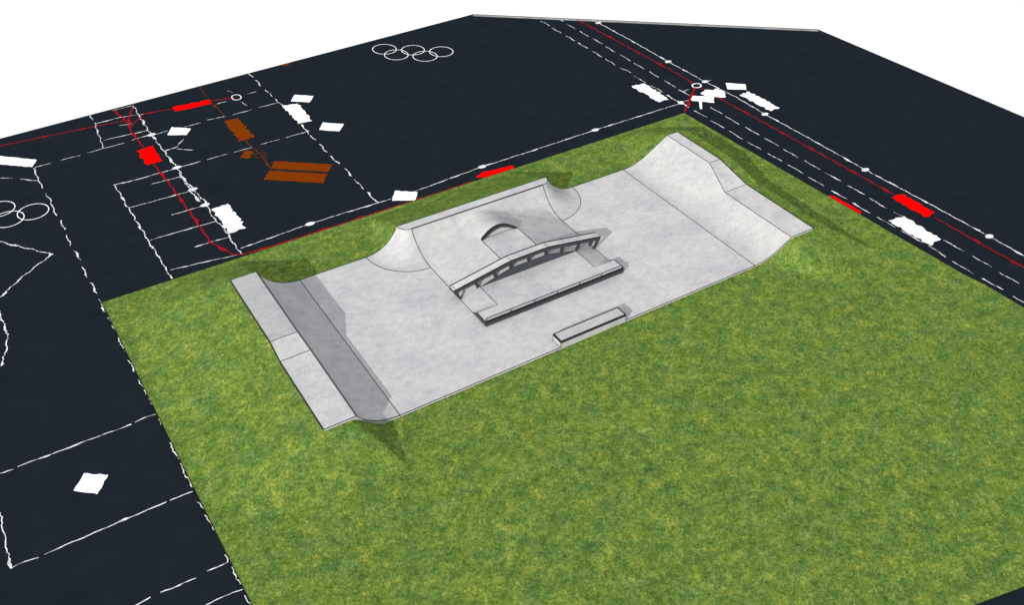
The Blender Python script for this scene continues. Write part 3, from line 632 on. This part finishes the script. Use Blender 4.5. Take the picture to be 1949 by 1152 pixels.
    {"t": "patch", "n": "painted_patch", "c": "painted patch", "col": "brown", "l": "rough brown block between the two dashed cross lines", "s": [[[2.26, 29.329], [3.203, 29.237], [3.161, 26.249], [2.212, 26.249]]], "r": 0.1},
    {"t": "patch", "n": "painted_patch", "c": "painted patch", "col": "brown", "l": "small brown block next to the brown squiggle", "s": [[[1.598, 24.348], [2.164, 25.023], [2.561, 24.604], [2.006, 23.974]]], "r": 0.05},
    {"t": "patch", "n": "painted_patch", "c": "painted patch", "col": "brown", "l": "big brown rectangle split by a dark slit", "s": [[[2.672, 22.208], [3.179, 22.885], [5.943, 20.739], [5.391, 20.054]], [[1.912, 21.234], [2.557, 22.046], [5.278, 19.893], [4.674, 19.069]]], "r": 0.04},
    {"t": "patch", "n": "painted_patch", "c": "painted patch", "col": "brown", "l": "brown half round patch cut by the far edge of the ground", "s": [[[8.37, 35.216], [9.008, 35.255], [9.091, 35.136], [8.734, 34.89], [8.453, 34.998]]], "r": 0.03},
    {"t": "line", "n": "squiggle_mark", "c": "ground line", "col": "brown", "l": "brown squiggle around the lower end of the thin brown line", "s": [[[2.416, 24.204], [2.748, 24.364], [3.076, 24.21], [3.039, 23.816], [2.662, 23.687], [2.449, 23.698], [2.424, 24.077]], [[2.717, 24.878], [2.809, 24.082], [2.936, 23.396]]], "w": 0.1, "nodes": []},
    {"t": "ring", "n": "ring_mark", "c": "ring marking", "col": "white", "l": "tiny white ring at the end of the red line near the far edge", "s": [[[4.327, 31.893], [4.297, 31.826], [4.258, 31.767], [4.211, 31.719], [4.159, 31.685], [4.103, 31.665], [4.046, 31.66], [3.989, 31.67], [3.935, 31.695], [3.886, 31.734], [3.844, 31.785], [3.81, 31.847], [3.785, 31.917], [3.772, 31.992], [3.769, 32.07], [3.777, 32.148], [3.797, 32.223], [3.827, 32.291], [3.865, 32.35], [3.912, 32.399], [3.964, 32.434], [4.02, 32.454], [4.078, 32.46], [4.135, 32.45], [4.19, 32.425], [4.239, 32.385], [4.282, 32.333], [4.316, 32.271], [4.34, 32.2], [4.354, 32.124], [4.356, 32.046], [4.347, 31.968]]], "w": 0.07},
    {"t": "ring", "n": "ring_mark", "c": "ring marking", "col": "white", "l": "tiny white ring where the red road line meets the spur", "s": [[[31.242, 17.21], [31.197, 17.166], [31.143, 17.129], [31.084, 17.102], [31.021, 17.086], [30.957, 17.08], [30.894, 17.085], [30.835, 17.101], [30.781, 17.127], [30.735, 17.163], [30.699, 17.206], [30.674, 17.256], [30.661, 17.31], [30.66, 17.366], [30.672, 17.422], [30.696, 17.477], [30.731, 17.527], [30.776, 17.572], [30.829, 17.608], [30.888, 17.636], [30.952, 17.653], [31.016, 17.659], [31.08, 17.654], [31.14, 17.638], [31.194, 17.612], [31.24, 17.576], [31.276, 17.532], [31.301, 17.482], [31.314, 17.428], [31.314, 17.371], [31.302, 17.315], [31.278, 17.26]]], "w": 0.1},
    {"t": "ring", "n": "ring_emblem", "c": "ring emblem", "col": "white", "l": "five interlaced white outline rings on the far dark ground", "s": [[[16.41, 33.288], [16.322, 33.148], [16.21, 33.032], [16.078, 32.943], [15.931, 32.885], [15.775, 32.859], [15.616, 32.868], [15.459, 32.909], [15.311, 32.983], [15.176, 33.085], [15.061, 33.212], [14.97, 33.36], [14.905, 33.522], [14.87, 33.694], [14.865, 33.867], [14.892, 34.037], [14.949, 34.195], [15.035, 34.337], [15.145, 34.457], [15.277, 34.549], [15.425, 34.61], [15.583, 34.638], [15.745, 34.631], [15.905, 34.589], [16.056, 34.515], [16.192, 34.411], [16.309, 34.28], [16.401, 34.129], [16.465, 33.964], [16.498, 33.79], [16.5, 33.615], [16.47, 33.445]], [[18.057, 32.084], [17.969, 31.95], [17.857, 31.837], [17.726, 31.752], [17.582, 31.696], [17.43, 31.671], [17.275, 31.679], [17.123, 31.719], [16.981, 31.789], [16.853, 31.887], [16.743, 32.009], [16.658, 32.151], [16.598, 32.307], [16.568, 32.472], [16.567, 32.639], [16.597, 32.802], [16.657, 32.954], [16.743, 33.091], [16.853, 33.206], [16.984, 33.295], [17.129, 33.354], [17.283, 33.381], [17.44, 33.374], [17.595, 33.334], [17.74, 33.263], [17.871, 33.163], [17.981, 33.038], [18.067, 32.893], [18.126, 32.734], [18.154, 32.567], [18.152, 32.399], [18.119, 32.236]], [[19.681, 30.759], [19.587, 30.625], [19.47, 30.513], [19.334, 30.428], [19.185, 30.373], [19.027, 30.35], [18.867, 30.36], [18.711, 30.401], [18.565, 30.473], [18.434, 30.574], [18.323, 30.698], [18.236, 30.841], [18.177, 30.999], [18.148, 31.166], [18.149, 31.334], [18.182, 31.497], [18.246, 31.651], [18.337, 31.787], [18.452, 31.902], [18.588, 31.99], [18.739, 32.048], [18.898, 32.073], [19.061, 32.065], [19.22, 32.024], [19.369, 31.95], [19.502, 31.848], [19.615, 31.721], [19.702, 31.574], [19.76, 31.413], [19.787, 31.245], [19.783, 31.075], [19.747, 30.911]], [[16.699, 31.985], [16.61, 31.846], [16.497, 31.73], [16.365, 31.641], [16.219, 31.583], [16.063, 31.557], [15.905, 31.565], [15.75, 31.606], [15.604, 31.678], [15.472, 31.778], [15.359, 31.904], [15.27, 32.05], [15.208, 32.211], [15.175, 32.381], [15.173, 32.553], [15.201, 32.721], [15.26, 32.879], [15.347, 33.02], [15.458, 33.139], [15.59, 33.231], [15.737, 33.292], [15.895, 33.32], [16.055, 33.314], [16.214, 33.274], [16.363, 33.2], [16.497, 33.098], [16.611, 32.969], [16.701, 32.819], [16.762, 32.655], [16.793, 32.483], [16.793, 32.31], [16.761, 32.141]], [[18.35, 30.679], [18.257, 30.544], [18.141, 30.431], [18.004, 30.346], [17.853, 30.292], [17.693, 30.27], [17.53, 30.281], [17.37, 30.325], [17.22, 30.399], [17.084, 30.502], [16.969, 30.629], [16.877, 30.776], [16.814, 30.937], [16.78, 31.106], [16.779, 31.277], [16.809, 31.444], [16.87, 31.599], [16.96, 31.737], [17.075, 31.852], [17.212, 31.94], [17.364, 31.998], [17.526, 32.022], [17.692, 32.013], [17.854, 31.969], [18.008, 31.893], [18.146, 31.788], [18.263, 31.658], [18.355, 31.508], [18.417, 31.343], [18.448, 31.172], [18.447, 31.0], [18.414, 30.833]]], "w": 0.055},
    {"t": "ring", "n": "ring_emblem", "c": "ring emblem", "col": "white", "l": "interlaced white outline rings cut by the left picture edge", "s": [[[-12.356, 27.137], [-12.372, 27.295], [-12.418, 27.446], [-12.492, 27.586], [-12.592, 27.708], [-12.715, 27.808], [-12.854, 27.883], [-13.006, 27.929], [-13.163, 27.944], [-13.321, 27.929], [-13.472, 27.883], [-13.611, 27.808], [-13.734, 27.708], [-13.834, 27.586], [-13.909, 27.446], [-13.955, 27.295], [-13.97, 27.137], [-13.955, 26.98], [-13.909, 26.829], [-13.834, 26.689], [-13.734, 26.567], [-13.611, 26.466], [-13.472, 26.392], [-13.321, 26.346], [-13.163, 26.33], [-13.006, 26.346], [-12.854, 26.392], [-12.715, 26.466], [-12.592, 26.567], [-12.492, 26.689], [-12.418, 26.829], [-12.372, 26.98]], [[-10.754, 25.97], [-10.769, 26.127], [-10.815, 26.279], [-10.89, 26.418], [-10.99, 26.54], [-11.112, 26.641], [-11.252, 26.715], [-11.403, 26.761], [-11.561, 26.777], [-11.718, 26.761], [-11.87, 26.715], [-12.009, 26.641], [-12.131, 26.54], [-12.232, 26.418], [-12.306, 26.279], [-12.352, 26.127], [-12.368, 25.97], [-12.352, 25.812], [-12.306, 25.661], [-12.232, 25.521], [-12.131, 25.399], [-12.009, 25.299], [-11.87, 25.224], [-11.718, 25.178], [-11.561, 25.163], [-11.403, 25.178], [-11.252, 25.224], [-11.112, 25.299], [-10.99, 25.399], [-10.89, 25.521], [-10.815, 25.661], [-10.769, 25.812]], [[-9.219, 24.714], [-9.235, 24.872], [-9.281, 25.023], [-9.355, 25.162], [-9.456, 25.285], [-9.578, 25.385], [-9.718, 25.46], [-9.869, 25.506], [-10.026, 25.521], [-10.184, 25.506], [-10.335, 25.46], [-10.475, 25.385], [-10.597, 25.285], [-10.697, 25.162], [-10.772, 25.023], [-10.818, 24.872], [-10.833, 24.714], [-10.818, 24.557], [-10.772, 24.405], [-10.697, 24.266], [-10.597, 24.143], [-10.475, 24.043], [-10.335, 23.969], [-10.184, 23.923], [-10.026, 23.907], [-9.869, 23.923], [-9.718, 23.969], [-9.578, 24.043], [-9.456, 24.143], [-9.355, 24.266], [-9.281, 24.405], [-9.235, 24.557]], [[-12.07, 25.886], [-12.085, 26.044], [-12.131, 26.195], [-12.206, 26.335], [-12.306, 26.457], [-12.428, 26.557], [-12.568, 26.632], [-12.719, 26.678], [-12.877, 26.693], [-13.034, 26.678], [-13.185, 26.632], [-13.325, 26.557], [-13.447, 26.457], [-13.548, 26.335], [-13.622, 26.195], [-13.668, 26.044], [-13.684, 25.886], [-13.668, 25.729], [-13.622, 25.577], [-13.548, 25.438], [-13.447, 25.316], [-13.325, 25.215], [-13.185, 25.141], [-13.034, 25.095], [-12.877, 25.079], [-12.719, 25.095], [-12.568, 25.141], [-12.428, 25.215], [-12.306, 25.316], [-12.206, 25.438], [-12.131, 25.577], [-12.085, 25.729]], [[-10.512, 24.651], [-10.528, 24.809], [-10.574, 24.96], [-10.648, 25.1], [-10.748, 25.222], [-10.871, 25.322], [-11.01, 25.397], [-11.162, 25.443], [-11.319, 25.458], [-11.476, 25.443], [-11.628, 25.397], [-11.767, 25.322], [-11.89, 25.222], [-11.99, 25.1], [-12.065, 24.96], [-12.11, 24.809], [-12.126, 24.651], [-12.11, 24.494], [-12.065, 24.342], [-11.99, 24.203], [-11.89, 24.081], [-11.767, 23.98], [-11.628, 23.906], [-11.476, 23.86], [-11.319, 23.844], [-11.162, 23.86], [-11.01, 23.906], [-10.871, 23.98], [-10.748, 24.081], [-10.648, 24.203], [-10.574, 24.342], [-10.528, 24.494]]], "w": 0.055},
]
ZM = {'white': ZG+.005, 'red': ZG+.009, 'brown': ZG+.007}
def strip(mb, pts, w, m, z, nodes_):
    pl = []
    for (x0, y0), (x1, y1) in zip(pts, pts[1:]):
        l = sqrt((x1-x0)**2+(y1-y0)**2); n = max(1, int(l/.13))
        pl += [(x0+(x1-x0)*i/n, y0+(y1-y0)*i/n) for i in range(n)]
    pl.append(pts[-1])
    if len(pl) < 2: return
    ph = random.random()*6; rows = []; zig = 1
    for i, (x, y) in enumerate(pl):
        a = pl[max(0, i-1)]; c_ = pl[min(len(pl)-1, i+1)]
        tx_, ty_ = c_[0]-a[0], c_[1]-a[1]; l = sqrt(tx_*tx_+ty_*ty_) or 1; nx_, ny_ = -ty_/l, tx_/l
        zig = -zig; steep = abs(ty_)/l
        off = w*(1 if z < ZG+.0065 else .5)*((.08+.34*steep)*zig*random.random()+(.16+.24*steep)*sin(i*.9+ph)+.12*sin(i*.37+ph*3))
        bead = max(0, sin(i*.74+ph*2)*.6+sin(i*.29+ph)*.6)
        hw = w*.5*(.42+.25*random.random()+.85*bead**2)
        if z < ZG+.0085 and random.random() < .16: hw *= .3
        if i in (0, len(pl)-1): hw *= .55
        rows.append([(x+nx_*(off+hw), y+ny_*(off+hw), z), (x+nx_*(off-hw), y+ny_*(off-hw), z)])
    mb.grid(rows, m, False, True)
def rough_poly(poly, r):
    out = []
    n = len(poly)
    for (x0, y0), (x1, y1) in zip(poly, poly[1:]+poly[:1]):
        l = sqrt((x1-x0)**2+(y1-y0)**2); k_ = max(2, int(l/.16)); nx_, ny_ = (y1-y0)/l, -(x1-x0)/l
        for i in range(k_):
            t = i/k_; j = 0 if i == 0 else random.choice((-1, -.5, .5, 1))*r*(.3+.7*random.random())
            out.append((x0+(x1-x0)*t+nx_*j, y0+(y1-y0)*t+ny_*j))
    return out
LW = 0.76
lay = 0
def part_name(mk, i, n):
    if mk['t'] == 'ring': return 'ring'
    if mk['t'] == 'patch': return 'panel'
    return 'dash' if mk['n'] == 'dashed_line' else 'stroke'
for mk in MARKS:
    col = mk['col']; lay += 1
    z = ZM[col]+.000045*lay
    multi = len(mk['s'])+len(mk.get('nodes', [])) > 1
    root = thing(mk['n'], mk['l'], mk['c'], (mk['s'][0][0][0], mk['s'][0][0][1], ZG), mk.get('g')) if multi else None
    m = M[{'white': 'white_line', 'red': 'red_line', 'brown': 'brown_line'}[col]] if mk['t'] == 'line' else M[col]
    for sg in mk['s']:
        mb = MB()
        if mk['t'] == 'line': strip(mb, sg, mk['w']*(LW if col == 'white' else 1.15), m, z, None)
        elif mk['t'] == 'patch':
            q = rough_poly([tuple(v) for v in sg], mk['r']); ar_ = sum(a[0]*c_[1]-c_[0]*a[1] for a, c_ in zip(q, q[1:]+q[:1]))
            if ar_ < 0: q = q[::-1]
            mb.face([(x, y, z+.003) for x, y in q], m)
        else:
            cx = sum(v[0] for v in sg)/len(sg); cy = sum(v[1] for v in sg)/len(sg); rows = []
            for i in range(len(sg)+1):
                x, y = sg[i % len(sg)]; dx, dy = x-cx, y-cy; l = sqrt(dx*dx+dy*dy); w = mk['w']*.5*(.7+.4*(((i % len(sg))*7) % 5)/5)
                rows.append([(x+dx/l*w, y+dy/l*w, z), (x-dx/l*w, y-dy/l*w, z)])
            mb.grid(rows, m, False, True); z += .0006
        o = mb.build(part_name(mk, 0, 0) if multi else mk['n'], root)
        if not multi: tag(o, mk['l'], mk['c'], mk.get('g'))
    for (x, y) in mk.get('nodes', []):
        mb = MB(); mb.face([(x+.27*cos(t)*(1+.15*sin(5*t)), y+.17*sin(t), z+.002) for t in lin(0, 2*pi, 11)[:-1]], m)
        mb.build('diamond', root)

# ---------------------------------------------------------------- sun, sky, camera
SV = Vector((-2.09, -1.19, 1.0)).normalized()            # towards the sun
sun = bpy.data.lights.new('sun', 'SUN'); sun.energy = 4.15; sun.angle = radians(0.5); sun.color = (1.0, 0.985, 0.96)
so = bpy.data.objects.new('sun', sun); COL.objects.link(so)
so.rotation_euler = (-SV).to_track_quat('-Z', 'Y').to_euler()
wd = bpy.data.worlds.new('World'); scene.world = wd; wd.use_nodes = True
nt = wd.node_tree; nt.nodes.clear()
o = nt.nodes.new('ShaderNodeOutputWorld'); bg = nt.nodes.new('ShaderNodeBackground'); bw = nt.nodes.new('ShaderNodeBackground')
sk = nt.nodes.new('ShaderNodeTexSky'); sk.sky_type = 'NISHITA'; sk.sun_disc = False
sk.sun_elevation = math.asin(SV.z); sk.sun_rotation = math.atan2(SV.x, SV.y)
ad = nt.nodes.new('ShaderNodeAddShader')
bg.inputs['Strength'].default_value = 0.05; bw.inputs['Color'].default_value = (1.0, 1.0, 1.0, 1); bw.inputs['Strength'].default_value = 0.66
nt.links.new(sk.outputs[0], bg.inputs['Color'])
nt.links.new(bg.outputs[0], ad.inputs[0]); nt.links.new(bw.outputs[0], ad.inputs[1]); nt.links.new(ad.outputs[0], o.inputs['Surface'])

cam = bpy.data.cameras.new('camera'); cam.sensor_fit = 'HORIZONTAL'; cam.sensor_width = 36.0; cam.lens = 1824.94/1949*36.0
cam.clip_start = 0.5; cam.clip_end = 500
co = bpy.data.objects.new('camera', cam); COL.objects.link(co)
co.location = (-10.9984, -26.6229, 28.9284)
co.rotation_euler = (pi/2-0.677031, 0, -0.555990)
scene.camera = co
vs = scene.view_settings
vs.view_transform = 'Standard'; vs.look = 'None'; vs.gamma = 1.0; vs.use_curve_mapping = False; vs.exposure = 0.72
